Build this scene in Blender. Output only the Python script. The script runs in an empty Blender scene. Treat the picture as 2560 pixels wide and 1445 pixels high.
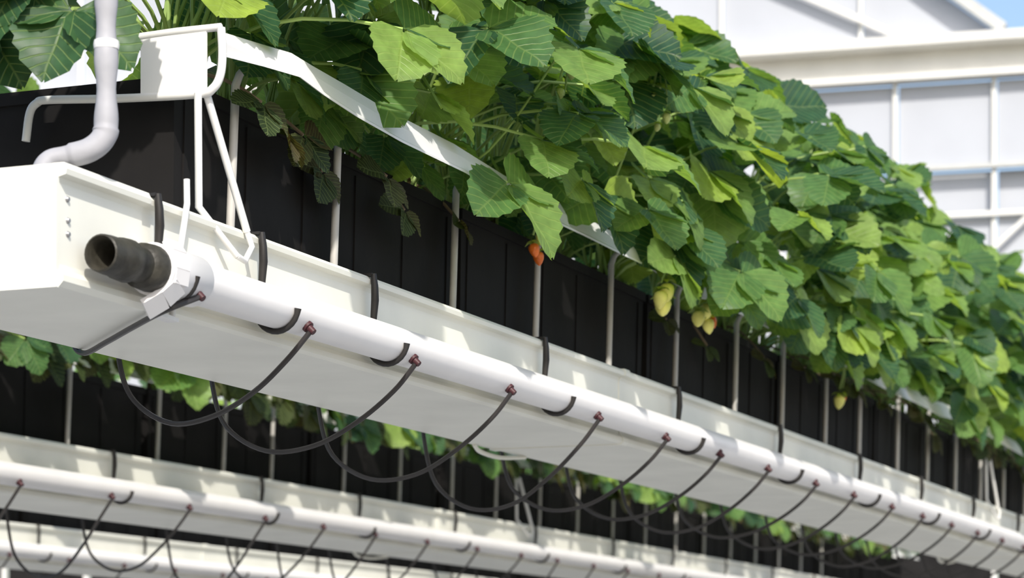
import bpy, math, random
from mathutils import Vector, Matrix
random.seed(11)
sc = bpy.context.scene
col = sc.collection
H = 1.2                      # eye height of the camera above the floor; rows are laid out from it

# ------------------------------------------------------------------ camera, sky, sun, exposure
cam_d = bpy.data.cameras.new('camera'); cam = bpy.data.objects.new('camera', cam_d); col.objects.link(cam)
YAW = math.atan((3812 - 1280) / 6300.0)          # rows run along +X, the view is turned 22 degrees off them
cam.location = (0, 0, H)
cam.rotation_euler = (math.pi / 2, 0, YAW - math.pi / 2)
cam_d.sensor_width = 36.0
cam_d.lens = 6300 / 2560 * 36.0
cam_d.shift_y = (1750 - 722.5) / 2560.0
cam_d.clip_start = 0.05
cam_d.dof.use_dof = True
cam_d.dof.focus_distance = 2.9
cam_d.dof.aperture_fstop = 10.0
sc.camera = cam

world = bpy.data.worlds.new('sky'); sc.world = world; world.use_nodes = True
wn = world.node_tree.nodes; wl = world.node_tree.links
sky = wn.new('ShaderNodeTexSky'); sky.sky_type = 'NISHITA'; sky.sun_disc = False
SUN_EL, SUN_DIR = math.radians(40), Vector((-0.80, -0.50, 0))
sky.sun_elevation = SUN_EL; sky.sun_rotation = math.atan2(SUN_DIR.x, SUN_DIR.y)
sky.air_density = 1.0; sky.dust_density = 2.0
wl.new(sky.outputs[0], wn['Background'].inputs[0]); wn['Background'].inputs[1].default_value = 0.21

sun_d = bpy.data.lights.new('sun', 'SUN'); sun = bpy.data.objects.new('sun', sun_d); col.objects.link(sun)
sd = SUN_DIR.normalized() * math.cos(SUN_EL) + Vector((0, 0, math.sin(SUN_EL)))
sun.rotation_euler = sd.to_track_quat('Z', 'Y').to_euler()
sun.location = (-3, -3, 6)
sun_d.energy = 4.4; sun_d.angle = math.radians(1.2); sun_d.color = (1.0, 0.95, 0.86)
sc.view_settings.view_transform = 'Standard'; sc.view_settings.look = 'None'
sc.view_settings.exposure = 0.0; sc.view_settings.gamma = 1.0; sc.view_settings.use_curve_mapping = False

# ------------------------------------------------------------------ materials
def mat(name, colr, rough=0.5, spec=0.5, noise=0.0, nscale=20.0, bump=0.0, bscale=60.0, metal=0.0):
    m = bpy.data.materials.new(name); m.use_nodes = True
    n, l = m.node_tree.nodes, m.node_tree.links
    b = n['Principled BSDF']; b.inputs['Roughness'].default_value = rough
    b.inputs['Specular IOR Level'].default_value = spec; b.inputs['Metallic'].default_value = metal
    b.inputs['Base Color'].default_value = (*colr, 1)
    tc = n.new('ShaderNodeTexCoord')
    if noise:
        t = n.new('ShaderNodeTexNoise'); t.inputs['Scale'].default_value = nscale; t.inputs['Detail'].default_value = 5
        l.new(tc.outputs['Object'], t.inputs['Vector'])
        r = n.new('ShaderNodeValToRGB')
        r.color_ramp.elements[0].position = 0.3; r.color_ramp.elements[1].position = 0.7
        r.color_ramp.elements[0].color = (*[max(0, c * (1 - noise)) for c in colr], 1)
        r.color_ramp.elements[1].color = (*[min(1, c * (1 + noise)) for c in colr], 1)
        l.new(t.outputs['Fac'], r.inputs[0]); l.new(r.outputs[0], b.inputs['Base Color'])
    if bump:
        t2 = n.new('ShaderNodeTexNoise'); t2.inputs['Scale'].default_value = bscale
        l.new(tc.outputs['Object'], t2.inputs['Vector'])
        bp = n.new('ShaderNodeBump'); bp.inputs['Strength'].default_value = bump; bp.inputs['Distance'].default_value = 0.004
        l.new(t2.outputs['Fac'], bp.inputs['Height']); l.new(bp.outputs[0], b.inputs['Normal'])
    return m

def leaf_mat(name, stops, trans=0.42, rough=0.42):
    m = bpy.data.materials.new(name); m.use_nodes = True
    n, l = m.node_tree.nodes, m.node_tree.links
    b = n['Principled BSDF']; b.inputs['Roughness'].default_value = rough; b.inputs['Specular IOR Level'].default_value = 0.35
    oi = n.new('ShaderNodeObjectInfo'); ramp = n.new('ShaderNodeValToRGB')
    ramp.color_ramp.elements[0].color = (*stops[0], 1); ramp.color_ramp.elements[1].color = (*stops[-1], 1)
    for i, s in enumerate(stops[1:-1]):
        e = ramp.color_ramp.elements.new((i + 1) / (len(stops) - 1)); e.color = (*s, 1)
    l.new(oi.outputs['Random'], ramp.inputs[0])
    tc = n.new('ShaderNodeTexCoord'); sep = n.new('ShaderNodeSeparateXYZ'); l.new(tc.outputs['Object'], sep.inputs[0])
    ab = n.new('ShaderNodeMath'); ab.operation = 'ABSOLUTE'; l.new(sep.outputs['X'], ab.inputs[0])
    # pinnate veins: bands running outward and forward from the midrib
    mu = n.new('ShaderNodeMath'); mu.operation = 'MULTIPLY_ADD'; mu.inputs[1].default_value = -0.8
    l.new(ab.outputs[0], mu.inputs[0]); l.new(sep.outputs['Y'], mu.inputs[2])
    fr = n.new('ShaderNodeMath'); fr.operation = 'MULTIPLY'; fr.inputs[1].default_value = 6.283 / 0.13
    l.new(mu.outputs[0], fr.inputs[0])
    co = n.new('ShaderNodeMath'); co.operation = 'COSINE'; l.new(fr.outputs[0], co.inputs[0])
    mr = n.new('ShaderNodeMapRange'); mr.inputs[1].default_value = 0.75; mr.inputs[2].default_value = 1.0; l.new(co.outputs[0], mr.inputs[0])
    mid = n.new('ShaderNodeMapRange'); mid.inputs[1].default_value = 0.025; mid.inputs[2].default_value = 0.0; l.new(ab.outputs[0], mid.inputs[0])
    mx = n.new('ShaderNodeMath'); mx.operation = 'MAXIMUM'; l.new(mr.outputs[0], mx.inputs[0]); l.new(mid.outputs[0], mx.inputs[1])
    no = n.new('ShaderNodeTexNoise'); no.inputs['Scale'].default_value = 5.0; l.new(tc.outputs['Object'], no.inputs['Vector'])
    hs = n.new('ShaderNodeHueSaturation'); l.new(ramp.outputs[0], hs.inputs['Color'])
    nv = n.new('ShaderNodeMapRange'); nv.inputs[1].default_value = 0.3; nv.inputs[2].default_value = 0.7; nv.inputs[3].default_value = 0.8; nv.inputs[4].default_value = 1.2
    l.new(no.outputs['Fac'], nv.inputs[0]); l.new(nv.outputs[0], hs.inputs['Value'])
    mixc = n.new('ShaderNodeMix'); mixc.data_type = 'RGBA'; mixc.blend_type = 'MIX'
    fac = n.new('ShaderNodeMath'); fac.operation = 'MULTIPLY'; fac.inputs[1].default_value = 0.22; l.new(mx.outputs[0], fac.inputs[0])
    l.new(fac.outputs[0], mixc.inputs[0]); l.new(hs.outputs[0], mixc.inputs[6]); mixc.inputs[7].default_value = (0.42, 0.55, 0.18, 1)
    l.new(mixc.outputs[2], b.inputs['Base Color'])
    bp = n.new('ShaderNodeBump'); bp.inputs['Strength'].default_value = 0.35; bp.inputs['Distance'].default_value = 0.004; bp.invert = True
    l.new(mx.outputs[0], bp.inputs['Height']); l.new(bp.outputs[0], b.inputs['Normal'])
    tr = n.new('ShaderNodeBsdfTranslucent')
    tcol = n.new('ShaderNodeMix'); tcol.data_type = 'RGBA'; tcol.blend_type = 'MULTIPLY'; tcol.inputs[0].default_value = 1.0
    l.new(mixc.outputs[2], tcol.inputs[6]); tcol.inputs[7].default_value = (1.9, 1.75, 0.7, 1); tcol.clamp_result = False
    l.new(tcol.outputs[2], tr.inputs['Color'])
    ms = n.new('ShaderNodeMixShader'); ms.inputs[0].default_value = trans
    l.new(b.outputs[0], ms.inputs[1]); l.new(tr.outputs[0], ms.inputs[2])
    l.new(ms.outputs[0], n['Material Output'].inputs['Surface'])
    return m

M = dict(
    gutter=mat('white_coated_steel', (0.80, 0.795, 0.72), 0.45, 0.4, noise=0.05, nscale=9, bump=0.05, bscale=25),
    pipe=mat('white_pipe', (0.82, 0.80, 0.79), 0.35, 0.5, noise=0.03, nscale=12),
    rod=mat('white_coated_wire', (0.78, 0.77, 0.75), 0.4, 0.5, noise=0.04, nscale=30),
    rod2=mat('galvanised_rod', (0.50, 0.48, 0.45), 0.5, 0.4, noise=0.12, nscale=25),
    strip=mat('white_strip', (0.80, 0.79, 0.79), 0.55, 0.3, noise=0.05, nscale=14, bump=0.2, bscale=18),
    plate=mat('white_plate', (0.85, 0.85, 0.84), 0.45, 0.4, noise=0.02, nscale=12),
    hose=mat('grey_white_hose', (0.36, 0.36, 0.385), 0.55, 0.3, noise=0.12, nscale=22, bump=0.3, bscale=40),
    black=mat('black_plastic', (0.022, 0.02, 0.019), 0.45, 0.4, noise=0.3, nscale=40),
    tube=mat('black_drip_tube', (0.03, 0.027, 0.027), 0.4, 0.45, noise=0.2, nscale=30),
    barb=mat('dark_red_barb', (0.06, 0.018, 0.022), 0.5, 0.4, noise=0.2, nscale=60),
    plug=mat('dark_olive_plug', (0.035, 0.032, 0.024), 0.5, 0.4, noise=0.45, nscale=60, bump=0.4, bscale=90),
    trough=mat('black_trough', (0.013, 0.012, 0.012), 0.7, 0.15, noise=0.35, nscale=7, bump=0.2, bscale=30),
    soil=mat('substrate', (0.045, 0.03, 0.018), 0.9, 0.1, noise=0.5, nscale=60, bump=0.8, bscale=80),
    screw=mat('zinc_screw', (0.32, 0.32, 0.33), 0.4, 0.5, noise=0.2, nscale=80, metal=0.6),
    stem=mat('petiole_green', (0.30, 0.42, 0.12), 0.5, 0.3, noise=0.2, nscale=10),
    crown=mat('crown_brown', (0.10, 0.075, 0.03), 0.8, 0.2, noise=0.4, nscale=40),
    drystem=mat('dry_stem', (0.20, 0.15, 0.10), 0.7, 0.2, noise=0.3, nscale=30),
    berry=mat('ripe_berry', (0.75, 0.16, 0.02), 0.35, 0.5, noise=0.25, nscale=45, bump=0.4, bscale=160),
    unripe=mat('unripe_berry', (0.55, 0.60, 0.22), 0.45, 0.4, noise=0.2, nscale=45, bump=0.4, bscale=160),
    yellow=mat('yellow_bract', (0.80, 0.76, 0.22), 0.5, 0.3, noise=0.2, nscale=40),
    floor=mat('white_ground_cloth', (0.33, 0.33, 0.325), 0.8, 0.2, noise=0.08, nscale=4, bump=0.2, bscale=120),
    frame=mat('white_greenhouse_frame', (0.74, 0.73, 0.69), 0.5, 0.4, noise=0.05, nscale=6),
    panel=mat('milky_panel', (0.45, 0.47, 0.515), 0.35, 0.4, noise=0.06, nscale=1.7),
    steel=mat('galvanised_frame', (0.50, 0.51, 0.50), 0.5, 0.4, noise=0.08, nscale=8),
)
M['leaf'] = leaf_mat('strawberry_leaf', [(0.028, 0.085, 0.045), (0.045, 0.115, 0.05), (0.07, 0.16, 0.055), (0.11, 0.22, 0.06), (0.16, 0.28, 0.075), (0.22, 0.34, 0.085), (0.30, 0.42, 0.07)], trans=0.45)
M['oldleaf'] = leaf_mat('old_leaf', [(0.025, 0.045, 0.015), (0.05, 0.065, 0.02), (0.075, 0.06, 0.03)], trans=0.3, rough=0.6)
M['darkleaf'] = leaf_mat('shade_tinted_leaf', [(0.022, 0.065, 0.03), (0.035, 0.09, 0.035), (0.05, 0.12, 0.04)], trans=0.3)  # shade put into the leaf colour, for sunlit leaves at the row end
M['calyx'] = leaf_mat('calyx_green', [(0.20, 0.30, 0.04), (0.32, 0.40, 0.05)], trans=0.4)

# ------------------------------------------------------------------ mesh helpers
class MB:
    def __init__(s): s.v = []; s.f = []
    def box(s, x0, x1, y0, y1, z0, z1):
        o = len(s.v)
        s.v += [(x0, y0, z0), (x1, y0, z0), (x1, y1, z0), (x0, y1, z0), (x0, y0, z1), (x1, y0, z1), (x1, y1, z1), (x0, y1, z1)]
        s.f += [tuple(o + i for i in q) for q in ((0, 3, 2, 1), (4, 5, 6, 7), (0, 1, 5, 4), (1, 2, 6, 5), (2, 3, 7, 6), (3, 0, 4, 7))]
        return s
    def obox(s, a, b, w, t, up=(0, 0, 1)):           # bar from a to b, width w across, thickness t along up
        a, b = Vector(a), Vector(b); d = (b - a).normalized(); u = Vector(up)
        sd_ = d.cross(u).normalized(); u = sd_.cross(d).normalized()
        o = len(s.v)
        for p in (a, b):
            for i, j in ((-1, -1), (1, -1), (1, 1), (-1, 1)): s.v.append(tuple(p + sd_ * (i * w / 2) + u * (j * t / 2)))
        s.f += [tuple(o + i for i in q) for q in ((0, 1, 2, 3), (7, 6, 5, 4), (0, 4, 5, 1), (1, 5, 6, 2), (2, 6, 7, 3), (3, 7, 4, 0))]
        return s
    def tube(s, pts, r, n=8, cap=True):
        pts = [Vector(p) for p in pts]; m = len(pts)
        rs = r if isinstance(r, (list, tuple)) else [r] * m
        o = len(s.v); prev = None
        for i, p in enumerate(pts):
            d = (pts[min(i + 1, m - 1)] - pts[max(i - 1, 0)]).normalized()
            if prev is None:
                a = Vector((0, 0, 1)) if abs(d.z) < 0.9 else Vector((1, 0, 0)); u = d.cross(a).normalized()
            else: u = (prev - d * prev.dot(d)).normalized()
            prev = u; w = d.cross(u)
            for k in range(n):
                an = 2 * math.pi * k / n; s.v.append(tuple(p + (u * math.cos(an) + w * math.sin(an)) * rs[i]))
        for i in range(m - 1):
            for k in range(n):
                s.f.append((o + i * n + k, o + i * n + (k + 1) % n, o + (i + 1) * n + (k + 1) % n, o + (i + 1) * n + k))
        if cap:
            s.f.append(tuple(o + k for k in range(n))[::-1]); s.f.append(tuple(o + (m - 1) * n + k for k in range(n)))
        return s
    def extrude_x(s, prof, xs):                       # closed (y,z) profile swept along X stations
        n = len(prof); o = len(s.v)
        for x in xs: s.v += [(x, y, z) for y, z in prof]
        for i in range(len(xs) - 1):
            for k in range(n): s.f.append((o + i * n + k, o + i * n + (k + 1) % n, o + (i + 1) * n + (k + 1) % n, o + (i + 1) * n + k))
        s.f.append(tuple(o + k for k in range(n))[::-1]); s.f.append(tuple(o + (len(xs) - 1) * n + k for k in range(n)))
        return s
    def lathe_x(s, prof, c, n=20):                    # (x, r) profile around an axis along X through c=(y,z)
        o = len(s.v)
        for x, r in prof:
            for k in range(n):
                a = 2 * math.pi * k / n; s.v.append((x, c[0] + r * math.cos(a), c[1] + r * math.sin(a)))
        for i in range(len(prof) - 1):
            for k in range(n): s.f.append((o + i * n + k, o + (i + 1) * n + k, o + (i + 1) * n + (k + 1) % n, o + i * n + (k + 1) % n))
        s.f.append(tuple(o + k for k in range(n))); s.f.append(tuple(o + (len(prof) - 1) * n + k for k in range(n))[::-1])
        return s
    def mesh(s, name, m, smooth=False):
        me = bpy.data.meshes.new(name); me.from_pydata(s.v, [], s.f); me.validate(); me.update(); me.materials.append(m)
        if smooth:
            me.polygons.foreach_set('use_smooth', [True] * len(me.polygons)); me.set_sharp_from_angle(angle=math.radians(50))
        return me
    def build(s, name, m, parent=None, smooth=False, org=None):
        if org is not None: s.v = [(v[0] - org[0], v[1] - org[1], v[2] - org[2]) for v in s.v]
        o = bpy.data.objects.new(name, s.mesh(name, m, smooth)); col.objects.link(o)
        if parent: o.parent = parent
        if org is not None: o.location = org
        return o

def link(name, me, parent=None, mw=None):
    o = bpy.data.objects.new(name, me); col.objects.link(o)
    if parent: o.parent = parent
    if mw is not None: o.matrix_local = mw
    return o
def tag(o, label, cat, group=None):
    o['label'] = label; o['category'] = cat
    if group: o['group'] = group
    return o
def thing(name, loc, label, cat, group=None):
    o = bpy.data.objects.new(name, None); o.empty_display_size = 0.05; o.location = loc; col.objects.link(o)
    return tag(o, label, cat, group)
def struct(o): o['kind'] = 'structure'; return o
def child(mb, name, m, root, smooth=False):           # mesh given in world coordinates, parented to a root empty
    l = root.location
    mb.v = [(v[0] - l.x, v[1] - l.y, v[2] - l.z) for v in mb.v]
    return mb.build(name, m, root, smooth)
def sub(mb, name, m, part, root, smooth=False):
    l = root.location
    mb.v = [(v[0] - l.x, v[1] - l.y, v[2] - l.z) for v in mb.v]
    return mb.build(name, m, part, smooth)
def bez(p0, p1, p2, n):
    p0, p1, p2 = Vector(p0), Vector(p1), Vector(p2)
    return [p0 * (1 - t) ** 2 + p1 * 2 * t * (1 - t) + p2 * t * t for t in [i / n for i in range(n + 1)]]
def spline(pts, n=6):                                 # Catmull-Rom through points
    P = [Vector(p) for p in pts]; P = [P[0] * 2 - P[1]] + P + [P[-1] * 2 - P[-2]]; out = []
    for i in range(1, len(P) - 2):
        for k in range(n):
            t = k / n; a, b, c, d = P[i - 1:i + 3]
            out.append(0.5 * ((2 * b) + (c - a) * t + (2 * a - 5 * b + 4 * c - d) * t * t + (3 * b - a - 3 * c + d) * t ** 3))
    out.append(P[-2]); return out
ORD = ['first', 'second', 'third', 'fourth', 'fifth', 'sixth', 'seventh', 'eighth', 'ninth', 'tenth', 'eleventh', 'twelfth', 'thirteenth', 'fourteenth', 'fifteenth', 'sixteenth', 'seventeenth', 'eighteenth', 'nineteenth', 'twentieth', 'twenty-first', 'twenty-second', 'twenty-third', 'twenty-fourth']

# ------------------------------------------------------------------ the greenhouse
fl = MB(); fl.box(-3, 13.5, -5, 9, -0.05, 0); struct(fl.build('floor', M['floor']))

WX = 12.5
wall = struct(MB().box(WX - 0.06, WX + 0.06, -5, 9, 0, 0.45).build('wall_end', M['frame']))
mull_y = [-4.9 + 0.49 * i for i in range(29)]
rails = [0.45, 1.55, 2.55, 3.22, 3.62, 3.86, 4.30]
pan_w = 0.485
for j in range(len(rails) - 1):
    z0, z1 = rails[j] + 0.012, rails[j + 1] - 0.012
    me = MB().box(-0.006, 0.006, 0.012, pan_w - 0.012, z0, z1).mesh('panel', M['trough'] if j < 2 else M['panel'])   # lower panels invented in black, to darken the bright gap past the rows
    for i in range(len(mull_y) - 1):
        o = link('panel', me, wall); o.location = (WX + random.uniform(0, 0.012) + (0.05 if j == 4 else 0), mull_y[i], 0)
for y in mull_y: MB().box(WX - 0.025, WX + 0.0, y - 0.011, y + 0.011, 0.45, 4.3).build('mullion', M['frame'], wall)
for z in rails[1:-1]: MB().box(WX - 0.05, WX - 0.005, -5, 9, z - 0.012, z + 0.012).build('rail', M['steel'] if z in (3.22, 3.86) else M['frame'], wall)
# eave beam: a channel with a bright upper flange and a web set back in its shade
bm = MB(); prof = [(WX - 0.16, 4.50), (WX - 0.16, 4.455), (WX - 0.03, 4.455), (WX - 0.03, 4.33), (WX - 0.09, 4.33), (WX - 0.09, 4.30), (WX + 0.02, 4.30), (WX + 0.02, 4.50)]
o = len(bm.v)
for y in (-5, 9): bm.v += [(x, y, z) for x, z in prof]
n = len(prof)
bm.f += [(k, (k + 1) % n, n + (k + 1) % n, n + k) for k in range(n)] + [tuple(range(n)), tuple(range(n, 2 * n))[::-1]]
struct(bm.build('trim_1', M['frame']))
# gables above the beam: rafters climbing to a ridge, milky sheets between the bars
def gable(ye, yr, n_sheet, idx):
    zr = 4.5 + abs(yr - ye) * 0.80
    z_at = lambda y: 4.5 + (1 - abs(y - yr) / abs(ye - yr)) * (zr - 4.5)
    g = struct(MB().obox((WX - 0.08, ye, 4.52), (WX - 0.08, yr, zr), 0.07, 0.055, (0, 0, 1)).build('trim_%d' % idx, M['steel']))
    ye2 = 2 * yr - ye
    MB().obox((WX - 0.08, yr, zr), (WX - 0.08, ye2, 4.52), 0.07, 0.055).build('rafter', M['steel'], g)
    w = (ye2 - ye) / n_sheet
    for i in range(n_sheet):
        a, b = ye + i * w, ye + (i + 1) * w
        aa, bb = a + 0.012, b - 0.012
        pts = [(aa, 4.5), (bb, 4.5), (bb, z_at(bb) - .02), (aa, z_at(aa) - .02)]
        if (a + b) / 2 < yr < b or a < yr < (a + b) / 2: pts = [(aa, 4.5), (bb, 4.5), (bb, z_at(bb) - .02), (yr, zr - .02), (aa, z_at(aa) - .02)]
        m = MB(); k = len(pts)
        m.v = [(WX - 0.004, y, z) for y, z in pts] + [(WX + 0.008, y, z) for y, z in pts]
        m.f = [tuple(range(k))[::-1], tuple(range(k, 2 * k))] + [(q, (q + 1) % k, k + (q + 1) % k, k + q) for q in range(k)]
        m.build('panel', M['panel'], g)
        if i: MB().obox((WX - 0.02, a, 4.5), (WX - 0.02, a, z_at(a) - .02), 0.02, 0.02, (1, 0, 0)).build('glazing_bar', M['frame'], g)
    MB().obox((WX - 0.05, ye + 0.5, 4.52), (WX - 0.05, yr, zr - 1.2), 0.03, 0.03).build('brace', M['frame'], g)
gable(2.40, 5.6, 9, 2)
gable(-4.3, -1.1, 9, 3)
# lattice braces under the eave beam, in front of the sheets
for i in range(7):
    y0 = -4.5 + i * 1.95
    b = MB().obox((WX - 0.06, y0, 3.26), (WX - 0.06, y0 + 0.65, 3.85), 0.022, 0.022).build('brace', M['frame'], wall)
    b = MB().obox((WX - 0.06, y0 + 0.65, 3.85), (WX - 0.06, y0 + 1.3, 3.26), 0.022, 0.022).build('brace', M['frame'], wall)

# the end wall stands a few degrees off square to the rows
PIV = Matrix.Translation((WX, 2.9, 0)) @ Matrix.Rotation(math.radians(7.0), 4, 'Z') @ Matrix.Translation((-WX, -2.9, 0))
for o in [q for q in col.objects if q.parent is None and (q.name.startswith('wall_end') or q.name.startswith('trim_'))]: o.matrix_world = PIV

# ------------------------------------------------------------------ the gutters and what hangs on them
ZT = H + 0.50                                          # rim height of every gutter
ZB = H + 0.39
def profile(y, grow=0.0):
    g = grow
    return [(y - .010 - g, ZB + .103), (y - .011 - g, ZB + .108), (y - .008 - g, ZB + .112 + g), (y + .002, ZB + .112 + g), (y + .003, ZB + .108),
            (y + .003, ZB + .004), (y + .207, ZB + .004), (y + .207, ZB + .108), (y + .208, ZB + .112 + g), (y + .218 + g, ZB + .112 + g), (y + .221 + g, ZB + .108),
            (y + .220 + g, ZB + .103), (y + .212 + g, ZB + .101), (y + .210 + g, ZB + .097), (y + .210 + g, ZB - g), (y - .002 - g, ZB - g), (y - .007 - g, ZB + .003),
            (y - .007 - g, ZB + .009), (y - .001 - g, ZB + .015), (y - g, ZB + .020), (y - g, ZB + .096), (y - .002 - g, ZB + .101)]
WHICH = {0: 'nearest', 1: 'middle', 2: 'farthest'}
def gutter(y, x0, x1, row, joints, cap):
    g = thing('grow_gutter', (x0, y + .105, ZB), {0: 'long white metal gutter nearest the camera with a boxed end cap', 1: 'white metal gutter in the middle row, below the nearest gutter', 2: 'white metal gutter farthest back, along the bottom left corner'}[row], 'gutter', 'white hanging gutters')
    xs = [x0 + (x1 - x0) * i / 24 for i in range(25)]
    child(MB().extrude_x(profile(y), xs), 'channel', M['gutter'], g)
    for xj in joints:
        child(MB().extrude_x(profile(y, .0018), [xj - .012, xj + .012]), 'joint_sleeve', M['gutter'], g)
        # a bent lug under the far edge, beside the joint
        m = MB(); m.tube(spline([(xj - .09, y + .205, ZB - .001), (xj - .06, y + .207, ZB - .009), (xj + .02, y + .207, ZB - .011), (xj + .12, y + .205, ZB - .002)], 4), .0035, 6); child(m, 'bottom_lug', M['gutter'], g)
    if cap:
        c = child(MB().extrude_x(profile(y, .0022), [x0 - .002, x0 + .155]), 'end_cap', M['gutter'], g)
        m = MB().box(x0 - .006, x0 - .0005, y - .004, y + .214, ZB - .003, ZB + .113)
        sub(m, 'end_plate', M['gutter'], c, g)
        for zz, dx in ((.083, .016), (.063, .017), (.050, .017)):
            s = MB(); cx, cz = x0 + dx, ZB + zz
            ring = [(cx + .0032 * math.cos(a), cz + .0032 * math.sin(a)) for a in [i * math.pi / 4 for i in range(8)]]
            s.v = [(px, y - .0022, pz) for px, pz in ring] + [(cx + (px - cx) * .6, y - .0048, cz + (pz - cz) * .6) for px, pz in ring]
            s.f = [tuple(range(8, 16))] + [(k, (k + 1) % 8, 8 + (k + 1) % 8, 8 + k) for k in range(8)]
            sub(s, 'screw', M['screw'], c, g)
    return g

def water_pipe(y, x0, x1, row, ended):
    yc, zc, r = y - .030, H + .423, .022
    p = thing('water_pipe', (x0, yc, zc), {0: 'white water pipe with dark open plug, hung on the nearest gutter', 1: 'white water pipe hung along the middle gutter', 2: 'white water pipe hung along the farthest gutter'}[row], 'pipe', 'white water pipes')
    child(MB().lathe_x([(x0 + (.10 if ended else 0), r)] + [(x0 + .2 + (x1 - x0 - .2) * i / 12, r) for i in range(13)], (yc, zc), 24), 'pipe_run', M['pipe'], p, True)
    if ended:
        child(MB().lathe_x([(x0 + .045, .006), (x0 + .010, .0135), (x0 + .003, .0150), (x0, .0165), (x0 + .001, .0182), (x0 + .012, .0190), (x0 + .030, .0190), (x0 + .034, .0205), (x0 + .048, .0212), (x0 + .052, .0175), (x0 + .072, .0175), (x0 + .076, .0225), (x0 + .092, .0235), (x0 + .10, .0235)], (yc, zc), 24), 'end_plug', M['plug'], p, True)
        child(MB().lathe_x([(x0 + .094, .023), (x0 + .096, .0262), (x0 + .176, .0262), (x0 + .180, .0225)], (yc, zc), 24), 'collar', M['pipe'], p, True)
        m = MB()
        pts = [(x0 + .112, yc - .018 * math.cos(a) - .006, zc + .030 * math.sin(a)) for a in (1.2, .6, 0, -.5)] + [(x0 + .104, yc - .010, zc - .028), (x0 + .094, yc + .006, zc - .040)]
        for a, b in zip(pts[:-1], pts[1:]): m.obox(a, b, .026, .006, (0, 1, .4))
        child(m, 'clamp_strap', M['pipe'], p)
    return p

def pipe_hook(y, x, label, lean=0.0):
    g = thing('pipe_hook', (x, y, ZT), label, 'hook', 'black pipe hooks')
    m = MB()
    m.obox((x, y + .006, ZT + .004), (x, y - .014, ZT + .004), .009, .003)
    m.obox((x, y + .006, ZT + .0055), (x, y + .006, ZT - .012), .009, .003, (0, 1, 0))
    m.tube([(x, y - .0145, ZT + .005), (x + lean * .2, y - .0155, ZT - .010), (x + lean * .5, y - .0150, ZT - .026), (x + lean, y - .0105, ZT - .062)], [.0036, .0046, .0050, .0036], 8)
    child(m, 'strap', M['black'], g, True)
    yc, zc, r = y - .030, H + .423, .0253
    pts = [(x + lean, y - .0105, ZT - .060)] + [(x + lean, yc + r * math.cos(a), zc + r * math.sin(a)) for a in [math.radians(d) for d in range(48, -185, -14)]]
    child(MB().tube(pts, [.0032] * (len(pts) - 1) + [.0040], 8), 'cradle', M['black'], g, True)

def drip_tube(y, x, label, sag, drift=0.0, far=.225, rise=.03, flat=False):
    yc, zc = y - .030, H + .423
    a = math.radians(222)
    st = Vector((x, yc + .021 * math.cos(a), zc + .021 * math.sin(a)))
    g = thing('drip_tube', st, label, 'tube', 'black drip tubes')
    d = Vector((0, math.cos(a), math.sin(a)))
    m = MB().tube([st - d * .002, st + d * .004, st + d * .0045, st + d * .012], [.0066, .0066, .0042, .0036], 10)
    child(m, 'barb', M['barb'], g, True)
    zs = ZB - sag
    pts = [st + d * .008, (x - .002, yc + .008, zc - .040 - .15 * sag), (x - .004 + drift * .25, yc + .055, ZB - .55 * sag - .008), (x + drift * .5, yc + .115, zs + .004),
           (x + drift * .8, yc + .180, zs), (x + drift, y + far - .020, zs + .010 + .25 * sag), (x + drift, y + far, ZB - .002), (x + drift, y + far + .004, ZB + rise + .03)]
    if flat: pts = [st + d * .008, (x - .030, y - .026, ZB - .004), (x + .034, y + .046, ZB - .007), (x + .115, y + .125, ZB - .007), (x + .19, y + .200, ZB - .006), (x + .205, y + .224, ZB + .010), (x + .208, y + .228, ZB + .05)]
    child(MB().tube(spline(pts, 6), .0031, 7), 'hose_line', M['tube'], g, True)

def support_rod(y, x, label):
    m = MB(); yr = y + .028
    ln = .014
    pts = [(x - ln, yr + .004, ZB + .006), (x, yr, ZB + .10), (x + ln, yr, H + .672), (x + ln + .002, yr - .004, H + .684), (x + ln + .002, yr - .010, H + .690), (x + ln + .002, yr - .022, H + .692)]
    m.tube(pts, [.0050, .0050, .0050, .0045, .004, .0035], 8)
    m.box(x - ln - .010, x - ln + .010, yr - .004, yr + .012, ZB + .0042, ZB + .010)
    tag(m.build('support_rod', M['rod2'], None, True, (x, yr, ZB + .0042)), label, 'rod', 'grey support rods')

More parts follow.
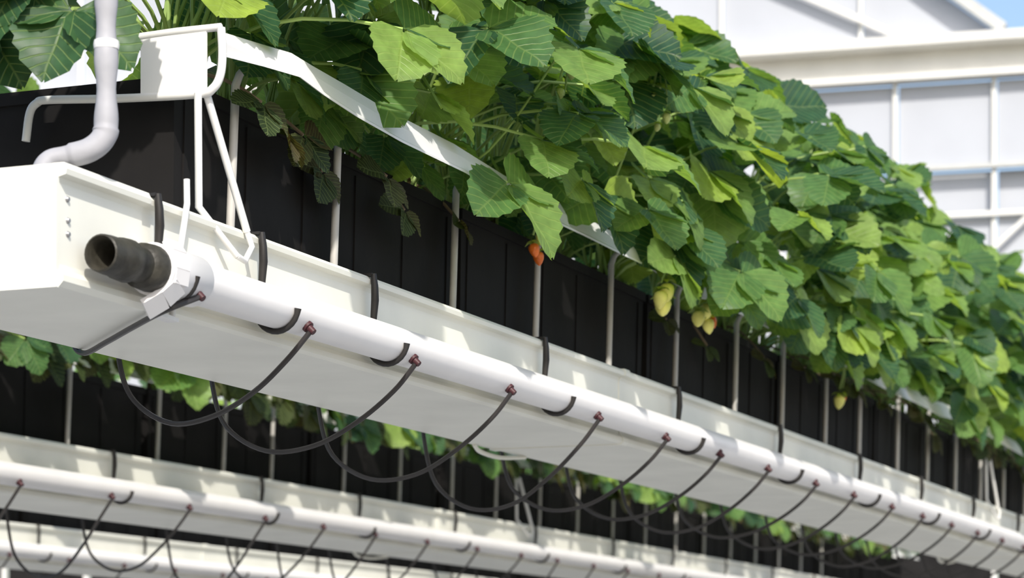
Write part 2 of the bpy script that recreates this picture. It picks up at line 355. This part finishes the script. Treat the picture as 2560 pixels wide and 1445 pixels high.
def trough(y, x0, x1, label):
    g = thing('plant_trough', ((x0 + x1) / 2, y + .105, ZB + .0042), label, 'trough', 'black plant troughs')
    m = MB(); z0, z1 = ZB + .0042, H + .660
    ya, yb, yn = y + .046, y + .295, y + .198            # flares out over the far rim of the gutter
    def ring(z, gr, b_=None): return [(x0 + .006 - gr, ya - gr, z), (x1 - .006 + gr, ya - gr, z), (x1 - .006 + gr, (b_ or yb) + gr, z), (x0 + .006 - gr, (b_ or yb) + gr, z)]
    rings = [ring(z0, -.006, yn), ring(ZT + .006, -.003, yn), ring(ZT + .012, -.003), ring(z1 - .014, 0), ring(z1 - .014, .0035), ring(z1, .0035), ring(z1, 0), ring(z1 - .02, -.003)]
    for q in rings: m.v += q
    for i in range(len(rings) - 1):
        for k in range(4): m.f.append((i * 4 + k, i * 4 + (k + 1) % 4, i * 4 + 4 + (k + 1) % 4, i * 4 + 4 + k))
    m.f.append((3, 2, 1, 0)); child(m, 'tub', M['trough'], g)
    nr = max(2, int((x1 - x0) / .11))
    for i in range(nr):
        xr = x0 + .03 + (x1 - x0 - .06) * i / (nr - 1)
        child(MB().obox((xr, ya + .006, z0 + .01), (xr, ya + .0005, z1 - .02), .008, .005, (0, 1, 0)), 'rib', M['trough'], g)
    m = MB(); nx, ny = 10, 4
    for i in range(nx + 1):
        for j in range(ny + 1):
            m.v.append((x0 + .012 + (x1 - x0 - .024) * i / nx, ya + .004 + (yb - ya - .008) * j / ny, z1 - .012 + random.uniform(-.004, .006)))
    for i in range(nx):
        for j in range(ny): k = i * (ny + 1) + j; m.f.append((k, k + ny + 1, k + ny + 2, k + 1))
    child(m, 'substrate', M['soil'], g)

def strip(y, x0, x1, row, sections):
    g = thing('support_strip', (x0, y - .03, H + .66), {0: 'white strip running below the leaves above the nearest gutter', 1: 'white strip below the leaves of the middle row', 2: 'white strip below the leaves of the farthest row'}[row], 'strip', 'white fruit support strips')
    m = MB(); cs = []
    rng = random.Random(row)
    for (x, lo, hi) in sections:
        lo, hi = Vector((x, y + lo[0], H + lo[1])), Vector((x, y + hi[0], H + hi[1]))
        d = (hi - lo).normalized(); nn = Vector((0, -d.z, d.y)) * .0011
        lip = lo + Vector((0, -.004, -.001))
        mid = (lo + hi) / 2 + nn * rng.uniform(1, 3)
        cs.append([lip - Vector((0, 0, .0022)), lo - nn, mid - nn, hi - nn, hi + nn, mid + nn, lo + nn + Vector((0, 0, .002)), lip + Vector((0, 0, .0006))])
    k = 8
    for c in cs: m.v += [tuple(p) for p in c]
    for i in range(len(cs) - 1):
        for q in range(k): m.f.append((i * k + q, i * k + (q + 1) % k, (i + 1) * k + (q + 1) % k, (i + 1) * k + q))
    m.f += [tuple(range(k))[::-1], tuple((len(cs) - 1) * k + q for q in range(k))]
    child(m, 'tape', M['strip'], g, False)
    return g

def bracket(y, x, label, full=True):
    g = thing('strip_bracket', (x, y, ZT), label, 'bracket', 'white wire strip brackets')
    z = lambda v: H + v
    if full:
        child(MB().obox((x, y - .006, z(.664)), (x, y + .072, z(.664)), .003, .064), 'end_plate', M['plate'], g)
        child(MB().tube([(x + .002, y - .022, z(.700)), (x + .001, y + .03, z(.700)), (x, y + .132, z(.697))], .0042, 8), 'upper_rod', M['rod'], g, True)
        pts = spline([(x + .002, y - .022, z(.699)), (x + .002, y - .0235, z(.672)), (x + .002, y - .021, z(.650)), (x, y - .013, z(.636)), (x, y + .006, z(.632)), (x, y + .10, z(.636)), (x, y + .185, z(.642)), (x, y + .200, z(.640)), (x, y + .209, z(.630)), (x, y + .214, z(.600))], 5)
        child(MB().tube(pts, .0046, 8), 'lower_rod', M['rod'], g, True)
    # one bent wire: down, over the rim in a V, and back up as a diagonal
    a = [(x - .004, y + .002, z(.632)), (x - .006, y + .000, z(.513)), (x + .044, y - .018, z(.469)), (x + .060, y - .019, z(.466)), (x + .078, y - .018, z(.484)), (x + .074, y - .014, z(.500)), (x + .004, y - .004, z(.632))]
    m = MB()
    m.tube(a[:2] + [a[2]], [.0042, .0042, .0034], 8); m.tube(a[2:6], .0034, 8); m.tube(a[5:], .0042, 8)
    child(m, 'bent_leg', M['rod'], g, True)
    if full:
        m = MB().tube([(x - .060, y - .016, z(.530)), (x - .061, y - .017, z(.505)), (x - .068, y - .017, z(.480)), (x - .072, y - .012, z(.440)), (x - .080, y - .010, z(.386))], .0034, 8)
        m.obox((x - .12, y - .010, z(.386)), (x - .078, y - .010, z(.384)), .014, .004)
        child(m, 'stay_wire', M['rod'], g, True)

NEAR_Y, MID_Y, FAR_Y = 1.28, 2.66, 3.97
X0, X1 = 2.036, 11.8
gutter(NEAR_Y, X0, X1, 0, [3.63, 6.9], True)
gutter(MID_Y, X0, X1, 1, [6.1, 9.4], True)
gutter(FAR_Y, X0, X1, 2, [7.2], True)
water_pipe(NEAR_Y, 2.066, X1 - .1, 0, True)
water_pipe(MID_Y, 2.066, X1 - .1, 1, True)
water_pipe(FAR_Y, 2.066, X1 - .1, 2, True)

hk = [2.201, 2.424, 2.709, 3.272, 3.869, 4.467, 5.064, 5.63, 6.21, 6.80]
for i, x in enumerate(hk): pipe_hook(NEAR_Y, x, '%s black pipe hook from the plugged pipe end on the nearest gutter' % ORD[i], .006)
hk2 = [4.425, 5.068, 5.583, 6.179, 6.764, 7.433, 8.03, 8.63, 9.23, 9.83]
for i, x in enumerate(hk2): pipe_hook(MID_Y, x, '%s black pipe hook from the left on the middle gutter' % ORD[i], .004)
hk3 = [6.2, 6.8, 7.4, 8.0, 8.6, 9.2]
for i, x in enumerate(hk3): pipe_hook(FAR_Y, x, '%s black pipe hook from the left on the farthest gutter' % ORD[i], .004)

tb = [(2.222, .02, 0), (2.470, .075, .06), (2.752, .085, .0), (3.059, .095, -.01), (3.396, .11, 0), (3.703, .09, 0), (3.984, .085, .01), (4.268, .09, 0), (4.589, .08, 0), (4.877, .085, 0), (5.20, .08, 0), (5.49, .09, 0), (5.793, .08, 0), (6.091, .085, 0), (6.40, .08, 0), (6.70, .08, 0), (7.0, .08, 0)]
for i, (x, s, d) in enumerate(tb): drip_tube(NEAR_Y, x, '%s black drip tube from the plugged pipe end under the nearest gutter' % ORD[i], s, d, flat=(i == 0))
tb2 = [4.03, 4.36, 4.675, 5.02, 5.313, 5.60, 5.915, 6.247, 6.567, 6.85, 7.16, 7.47, 7.78, 8.1, 8.4, 8.7, 9.0, 9.3]
for i, x in enumerate(tb2): drip_tube(MID_Y, x, '%s black drip tube from the left under the middle gutter' % ORD[i], random.uniform(.09, .15), random.uniform(-.05, .05))
tb3 = [6.0 + .31 * i for i in range(11)]
for i, x in enumerate(tb3): drip_tube(FAR_Y, x, '%s black drip tube from the left under the farthest gutter' % ORD[i], random.uniform(.08, .13), random.uniform(-.05, .05))

rd = [2.43, 2.687, 3.043, 3.342, 3.651, 3.976, 4.318, 4.623, 4.942, 5.221, 5.57, 5.876, 6.191, 6.5, 6.81, 7.12, 7.43]
for i, x in enumerate(rd): support_rod(NEAR_Y, x + .0, '%s grey upright rod from the left above the nearest gutter' % ORD[i])
rd2 = [4.0, 4.316, 4.671, 4.963, 5.194, 5.577, 5.908, 6.247, 6.56, 6.901, 7.22, 7.54, 7.86, 8.18, 8.5, 8.82, 9.14, 9.46, 9.78, 10.1]
for i, x in enumerate(rd2): support_rod(MID_Y, x, '%s grey upright rod from the left above the middle gutter' % ORD[i])

for y, w, x_first, nt in ((NEAR_Y, 'nearest', 2.335, 12), (MID_Y, 'middle', 2.335, 12), (FAR_Y, 'farthest', 2.335, 12)):
    for i in range(nt):
        a = x_first + i * .775
        trough(y, a, a + .765, '%s black plant trough from the near end in the %s gutter' % (ORD[i], w))

sec = [(2.319, (-.022, .672), (-.018, .696)), (2.40, (-.026, .680), (-.020, .703)), (2.47, (-.034, .684), (-.026, .708)), (2.52, (-.040, .674), (-.026, .706)), (2.60, (-.044, .666), (-.028, .703))]
rs = random.Random(5); x = 2.72
while x < X1 - .1:
    dz = rs.uniform(-.004, .004); k = min(1, (x - 2.7) / 1.5)
    sec.append((x, (-.045 + rs.uniform(-.003, .003), .662 - .010 * k + dz), (-.028, .698 - .012 * k + dz))); x += rs.uniform(.10, .22)
strip(NEAR_Y, 2.319, X1, 0, sec)
for y, r in ((MID_Y, 1), (FAR_Y, 2)):
    s2 = []; x = 2.32
    while x < X1 - .1: dz = rs.uniform(-.004, .004); s2.append((x, (-.045, .655 + dz), (-.028, .688 + dz))); x += .25
    strip(y, 2.32, X1, r, s2)
bracket(NEAR_Y, 2.317, 'white wire bracket with square plate at the near end of the strip')
for x, l in ((6.45, 'white wire bracket far along the nearest gutter at the right edge'),): bracket(NEAR_Y, x, l, False)
bracket(MID_Y, 6.66, 'white wire bracket standing on the middle gutter', False)

# grey-white hose that comes down to the corner of the end cap
hp = spline([(2.11, 1.262, H + 2.3), (2.10, 1.260, H + 1.6), (2.095, 1.261, H + 1.0), (2.09, 1.258, H + .70), (2.09, 1.258, H + .62), (2.09, 1.258, H + .555), (2.088, 1.260, H + .537), (2.082, 1.272, H + .525), (2.074, 1.292, H + .519), (2.066, 1.306, H + .514), (2.060, 1.310, H + .500), (2.058, 1.310, H + .47)], 8)
hr = []
for i, p in enumerate(hp):
    zz = p.z - H
    hr.append(.0105 + .0013 * math.sin(zz * 105) * (1 if zz > .54 else .3) + (.0015 if .52 < zz < .545 else 0))
g = thing('feed_hose', (2.058, 1.310, H + .48), 'grey-white hose coming down to the corner of the end cap', 'hose')
child(MB().tube(hp, hr, 14), 'hose_body', M['hose'], g, True)
for zz in (.626, .70): child(MB().tube([(2.0905, 1.258, H + zz - .004), (2.0905, 1.258, H + zz), (2.0905, 1.258, H + zz + .004)], [.0120, .0126, .0120], 14), 'cable_tie', M['rod'], g, True)

# ------------------------------------------------------------------ strawberry plants
def leaflet_mesh(rng, name, m, narrow=1.0):
    mb = MB(); N = 15; rows = []
    fold = rng.uniform(.10, .32); droop = rng.uniform(.10, .45); twist = rng.uniform(-.12, .12); cup = rng.uniform(-.10, .12)
    for i in range(N + 1):
        u = i / N
        w = .50 * narrow * (math.sin(math.pi * (u * .92 + .05) ** .85)) ** .62 * (1.0 if 0 < i < N else .18)
        tooth = (.022 if i % 2 else -.018) if 0 < i < N else 0
        row = []
        for j, q in enumerate((-1, -.55, 0, .55, 1)):
            x = q * (w + (tooth if abs(q) == 1 else 0)); y = u + (.03 if abs(q) == 1 and i % 2 else 0)
            z = fold * abs(x) - droop * u * u * .6 + cup * x * x * 3 + twist * x * u + .02 * math.sin(9 * u + 3 * q)
            row.append(len(mb.v)); mb.v.append((x, y, z))
        rows.append(row)
    for i in range(N):
        for j in range(4): mb.f.append((rows[i][j], rows[i][j + 1], rows[i + 1][j + 1], rows[i + 1][j]))
    return mb.mesh(name, m, True)
lr = random.Random(3)
LEAFLETS = [leaflet_mesh(lr, 'leaflet', M['leaf'], lr.uniform(.92, 1.12)) for _ in range(10)]
for me in LEAFLETS: me.set_sharp_from_angle(angle=3.14)
DARK = [leaflet_mesh(lr, 'shade_tinted_leaflet', M['darkleaf'], lr.uniform(.95, 1.12)) for _ in range(4)]
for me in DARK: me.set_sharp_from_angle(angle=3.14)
OLD = [leaflet_mesh(lr, 'old_leaflet', M['oldleaf'], lr.uniform(.75, 1.0)) for _ in range(4)]

def frame(p, d, nrm, s):
    d = d.normalized(); x = d.cross(nrm).normalized(); nz = x.cross(d).normalized()
    return Matrix(((x.x * s, d.x * s, nz.x * s, p.x), (x.y * s, d.y * s, nz.y * s, p.y), (x.z * s, d.z * s, nz.z * s, p.z), (0, 0, 0, 1)))

def add_leaf(root, rng, start, end, size, face, droop, meshes=LEAFLETS, stem='stem', sweep=None):
    """stalk from start to end (relative to the plant), three leaflets in a plane whose normal is face"""
    hor = Vector((end.x - start.x, end.y - start.y, 0)); L = (end - start).length
    ctrl = start + Vector((hor.x * .25, hor.y * .25, max(.02, (end.z - start.z)) * .75 + .25 * hor.length))
    pts = bez(start, ctrl, end, 6)
    r0 = .0026
    st = MB().tube(pts, [r0, r0, r0 * .95, r0 * .9, r0 * .85, r0 * .8, r0 * .75], 5).build('leaf_stalk', M[stem], root, True)
    d = (sweep if sweep else (pts[-1] - pts[-2])).normalized()
    d = Vector((d.x, d.y, d.z * .35 - droop)).normalized()
    nrm = face - d * face.dot(d); nrm.normalize(); sx = d.cross(nrm).normalized()
    e = Vector(pts[-1])
    for ang, sc_ in ((0, 1.0), (rng.uniform(62, 85), .92), (-rng.uniform(62, 85), .92)):
        a = math.radians(ang); dd = d * math.cos(a) + sx * math.sin(a) + Vector((0, 0, -.12 if ang else 0))
        nn = (nrm + sx * math.sin(a) * .25 + Vector((rng.uniform(-.2, .2), rng.uniform(-.2, .2), 0))).normalized()
        link('leaflet', rng.choice(meshes), st, frame(e + dd.normalized() * .004, dd, nn, size * sc_ * rng.uniform(.9, 1.08)))
    return st

def crown(root):
    m = MB()
    for k in range(3):
        a = k * 2.1
        m.tube([(.008 * math.cos(a), .008 * math.sin(a), -.012), (.012 * math.cos(a), .012 * math.sin(a), .010), (.014 * math.cos(a), .014 * math.sin(a), .030)], [.010, .009, .004], 7)
    m.build('crown', M['crown'], root, True)

def berry_mesh(name, m):
    mb = MB(); n, prof = 10, [(0, .0), (.006, .001), (.0095, .004), (.0105, .009), (.0092, .015), (.006, .021), (.002, .025), (0, .026)]
    for r, z in prof:
        for k in range(n): a = 2 * math.pi * k / n; mb.v.append((max(r, .0003) * math.cos(a), max(r, .0003) * math.sin(a), -z))
    for i in range(len(prof) - 1):
        for k in range(n): mb.f.append((i * n + k, (i + 1) * n + k, (i + 1) * n + (k + 1) % n, i * n + (k + 1) % n))
    return mb.mesh(name, m, True)
def calyx_mesh():
    mb = MB()
    for k in range(6):
        a = k * math.pi / 3; c, s = math.cos(a), math.sin(a); o = len(mb.v)
        for (r, w, z) in ((.001, .0015, .001), (.009, .0042, .003), (.016, .0005, -.002)):
            mb.v += [(r * c - w * s, r * s + w * c, z), (r * c + w * s, r * s - w * c, z)]
        mb.f += [(o, o + 1, o + 3, o + 2), (o + 2, o + 3, o + 5, o + 4)]
    return mb.mesh('calyx', M['calyx'], True)
RIPE, UNRIPE, YEL, CAL = berry_mesh('berry', M['berry']), berry_mesh('berry', M['unripe']), berry_mesh('berry', M['yellow']), calyx_mesh()

def truss(root, rng, start, pts_end, kinds, scale=1.0):
    """a fruiting stalk that arches over the strip and carries a few hanging berries"""
    e0 = pts_end[0]
    hor = e0 - start
    st = MB()
    main = spline([start, start + Vector((hor.x * .3, hor.y * .55, .05)), Vector((e0.x, e0.y - .005, max(e0.z + .05, .0))), e0 + Vector((0, 0, .012))], 5)
    st.tube(main, .0018, 5)
    br = main[-6]
    for e in pts_end[1:]: st.tube(bez(br, (br + e) / 2 + Vector((0, -.01, .02)), e + Vector((0, 0, .010)), 5), .0014, 5)
    s = st.build('fruit_stalk', M['stem'], root, True)
    for e, k in zip(pts_end, kinds):
        sc_ = scale * rng.uniform(.8, 1.15)
        R = Matrix.Translation(e) @ Matrix.Rotation(rng.uniform(0, 6), 4, 'Z') @ Matrix.Rotation(rng.uniform(-.5, .5), 4, 'X') @ Matrix.Scale(sc_, 4)
        link('berry', {'r': RIPE, 'u': UNRIPE, 'y': YEL}[k], s, R); link('calyx', CAL, s, R @ Matrix.Translation((0, 0, .001)))

def plant(x, y, row, rng, n_leaf, label, group, hang=.3):
    root = thing('strawberry_plant', (x, y + .105 + rng.uniform(-.02, .02), H + .660), label, 'plant', group)
    crown(root)
    for k in range(n_leaf):
        start = Vector((rng.uniform(-.02, .02), rng.uniform(-.02, .02), .01))
        az = math.radians(-100 + rng.gauss(0, 70)) if rng.random() < .78 else rng.uniform(0, 6.283)
        R = rng.uniform(.07, .29)
        dy = R * math.sin(az); dx = R * math.cos(az) * 1.1
        top = (.48 + .75 * dy if dy < 0 else .48 - .4 * dy)
        u = (k + rng.random()) / n_leaf
        hgt = .05 + (max(.08, top) - .05) * u ** .8
        hgt *= (1.0 if root.location.x < 3.7 else (1.07 if root.location.x < 4.4 else 1.20)) if row == 0 else 1.12
        if row == 0 and root.location.x + dx < 2.36: dx = 2.36 - root.location.x + rng.uniform(0, .1)
        end = start + Vector((dx, dy, hgt))
        out = Vector((dx, dy, 0)); out = out.normalized() if out.length > 1e-4 else Vector((0, -1, 0))
        face = Vector((out.x * .3 - .35 + rng.uniform(-.4, .4), out.y * .35 - .25 + rng.uniform(-.35, .25), rng.uniform(.35, .9))).normalized()
        add_leaf(root, rng, start, end, rng.uniform(.070, .108), face, rng.uniform(.2, 1.0))
    for q in range(int(hang + rng.random())):          # leaves flopping over the strip
        end = Vector((rng.uniform(-.1, .1), rng.uniform(-.235, -.175), rng.uniform(-.005, .11)))
        add_leaf(root, rng, Vector((0, -.02, .01)), end, rng.uniform(.065, .095), Vector((rng.uniform(-.6, .0), -1, .45)), rng.uniform(.7, 1.6))
    return root

rp = random.Random(21)
TENS = {2: 'twenty', 3: 'thirty', 4: 'forty', 5: 'fifty'}
BASE = ORD[:19]
def ordinal(n):
    if n < 20: return BASE[n - 1]
    t, u = divmod(n, 10)
    return TENS[t][:-1] + 'ieth' if u == 0 else TENS[t] + '-' + BASE[u - 1]
plants = []
px_ = 2.43
while px_ < 8.3:
    lab = '%s leafy strawberry plant from the near end of the nearest row' % ordinal(len(plants) + 1)
    hang = .1 if px_ < 3.05 else (.7 if px_ < 3.45 else (2.0 if px_ < 5.0 else 1.1))
    plants.append((px_, plant(px_, NEAR_Y, 0, rp, 19 if px_ < 6 else 14, lab, 'strawberry plants in the nearest row', hang)))
    px_ += rp.uniform(.135, .165)
px_ = 2.35
while px_ < 11.3:
    plant(px_, MID_Y, 1, rp, 16 if px_ < 5.5 else 10, 'leafy strawberry plant in the middle row behind the nearest gutter', 'strawberry plants in the middle row', 1.0)
    px_ += rp.uniform(.20, .25)
px_ = 4.5
while px_ < 11.3:
    plant(px_, FAR_Y, 2, rp, 6, 'leafy strawberry plant in the farthest row', 'strawberry plants in the farthest row', .4)
    px_ += rp.uniform(.36, .44)

def nearest(x): return min(plants, key=lambda t: abs(t[0] - x))[1]
def world_leaf(x, y, z, size, face, droop, meshes=LEAFLETS, stem='stem', sweep=None, px=None):
    r = nearest(px if px else x); e = Vector((x, y, H + z)) - r.location
    return add_leaf(r, rp, Vector((0, 0, .01)), e, size, Vector(face), droop, meshes, stem, sweep)
# leaves beyond the end of the strip, left of the hose, coloured dark in place of shade
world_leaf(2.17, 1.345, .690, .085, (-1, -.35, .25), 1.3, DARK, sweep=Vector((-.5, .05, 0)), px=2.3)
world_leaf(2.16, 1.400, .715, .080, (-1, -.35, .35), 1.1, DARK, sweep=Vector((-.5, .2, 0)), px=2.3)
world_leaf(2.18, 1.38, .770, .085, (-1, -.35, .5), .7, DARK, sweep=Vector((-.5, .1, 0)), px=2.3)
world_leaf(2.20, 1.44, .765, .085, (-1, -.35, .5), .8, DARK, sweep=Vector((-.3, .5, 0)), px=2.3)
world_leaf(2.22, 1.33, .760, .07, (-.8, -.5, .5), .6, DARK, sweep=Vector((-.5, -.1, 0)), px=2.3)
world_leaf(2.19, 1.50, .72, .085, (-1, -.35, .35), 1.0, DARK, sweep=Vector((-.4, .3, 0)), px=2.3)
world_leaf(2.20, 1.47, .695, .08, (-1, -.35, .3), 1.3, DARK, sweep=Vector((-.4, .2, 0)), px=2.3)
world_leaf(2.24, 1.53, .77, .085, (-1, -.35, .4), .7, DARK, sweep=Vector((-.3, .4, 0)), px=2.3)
# low leaves between the strip and the substrate
for i in range(16):
    world_leaf(2.46 + i * .068, NEAR_Y + rp.uniform(.015, .05), rp.uniform(.690, .735), rp.uniform(.055, .075), (rp.uniform(-.6, .2), -1, .5), rp.uniform(.4, 1.0), sweep=Vector((rp.uniform(-.8, .8), -.4, 0)))
# leaves that flop over the strip and hide stretches of it
for x, z in ((2.96, .655), (3.36, .72), (3.64, .70), (3.70, .69), (3.78, .705), (3.86, .70), (4.30, .70), (4.40, .685), (4.50, .70), (4.60, .685), (4.70, .70), (4.80, .69), (4.92, .70), (5.0, .70), (6.05, .69)):
    world_leaf(x, NEAR_Y - rp.uniform(.062, .085), z, rp.uniform(.075, .10), (rp.uniform(-.7, -.1), -1, .45), rp.uniform(1.0, 2.0), sweep=Vector((rp.uniform(-.3, .3), -.5, 0)))
# old leaves and stems hanging in the gap below the strip
for x, z in ((2.46, .655), (2.52, .64), (2.58, .645), (2.66, .62), (2.78, .635), (2.86, .61), (3.05, .63), (3.9, .62), (4.15, .61), (4.4, .62)):
    world_leaf(x, NEAR_Y + rp.uniform(-.005, .03), z, rp.uniform(.03, .05), (rp.uniform(-.5, .2), -1, .4), 1.2, OLD, 'drystem', sweep=Vector((rp.uniform(-.6, .6), -.3, 0)))
for x in [4.7 + .17 * i for i in range(18)]:
    world_leaf(x, NEAR_Y + rp.uniform(-.02, .02), rp.uniform(.62, .66), rp.uniform(.035, .06), (rp.uniform(-.5, .2), -1, .4), 1.2, OLD, 'drystem', sweep=Vector((rp.uniform(-.6, .6), -.3, 0)))
mids = [o for o in col.objects if o.get('group') == 'strawberry plants in the middle row']
x = 3.9
while x < 11.0:                                         # drooping leaves over the middle row's strip, mostly dark olive to imitate shade
    r = min(mids, key=lambda o: abs(o.location.x - x)); e = Vector((x, MID_Y + rp.uniform(-.09, -.03), H + rp.uniform(.66, .71))) - r.location
    add_leaf(r, rp, Vector((0, 0, .01)), e, rp.uniform(.05, .085), Vector((rp.uniform(-.4, .3), -1, .3)), 1.5, OLD if rp.random() < .9 else LEAFLETS, 'drystem', Vector((rp.uniform(-.6, .6), -.3, 0)))
    x += rp.uniform(.045, .085)
def world_truss(x, pts, kinds, scale):
    r = nearest(x); truss(r, rp, Vector((0, -.01, .01)), [Vector((a, b, H + c)) - r.location for a, b, c in pts], kinds, scale)
world_truss(3.22, [(3.20, 1.255, .622), (3.235, 1.262, .618), (3.215, 1.25, .640)], 'rry', .85)
world_truss(3.66, [(3.60, 1.205, .615), (3.625, 1.21, .608), (3.61, 1.20, .628)], 'yyy', 1.1)
world_truss(3.93, [(3.80, 1.21, .612), (3.83, 1.205, .606), (3.855, 1.21, .615), (3.82, 1.20, .628)], 'yyry', 1.1)
world_truss(4.85, [(4.84, 1.25, .60), (4.86, 1.25, .605)], 'yr', 1.0)
world_truss(3.1, [(3.08, 1.17, .80), (3.10, 1.16, .83), (3.12, 1.18, .79)], 'uuu', .6)
world_truss(3.5, [(3.40, 1.15, .86), (3.43, 1.14, .84), (3.42, 1.15, .88), (3.45, 1.16, .83)], 'uuuu', .6)
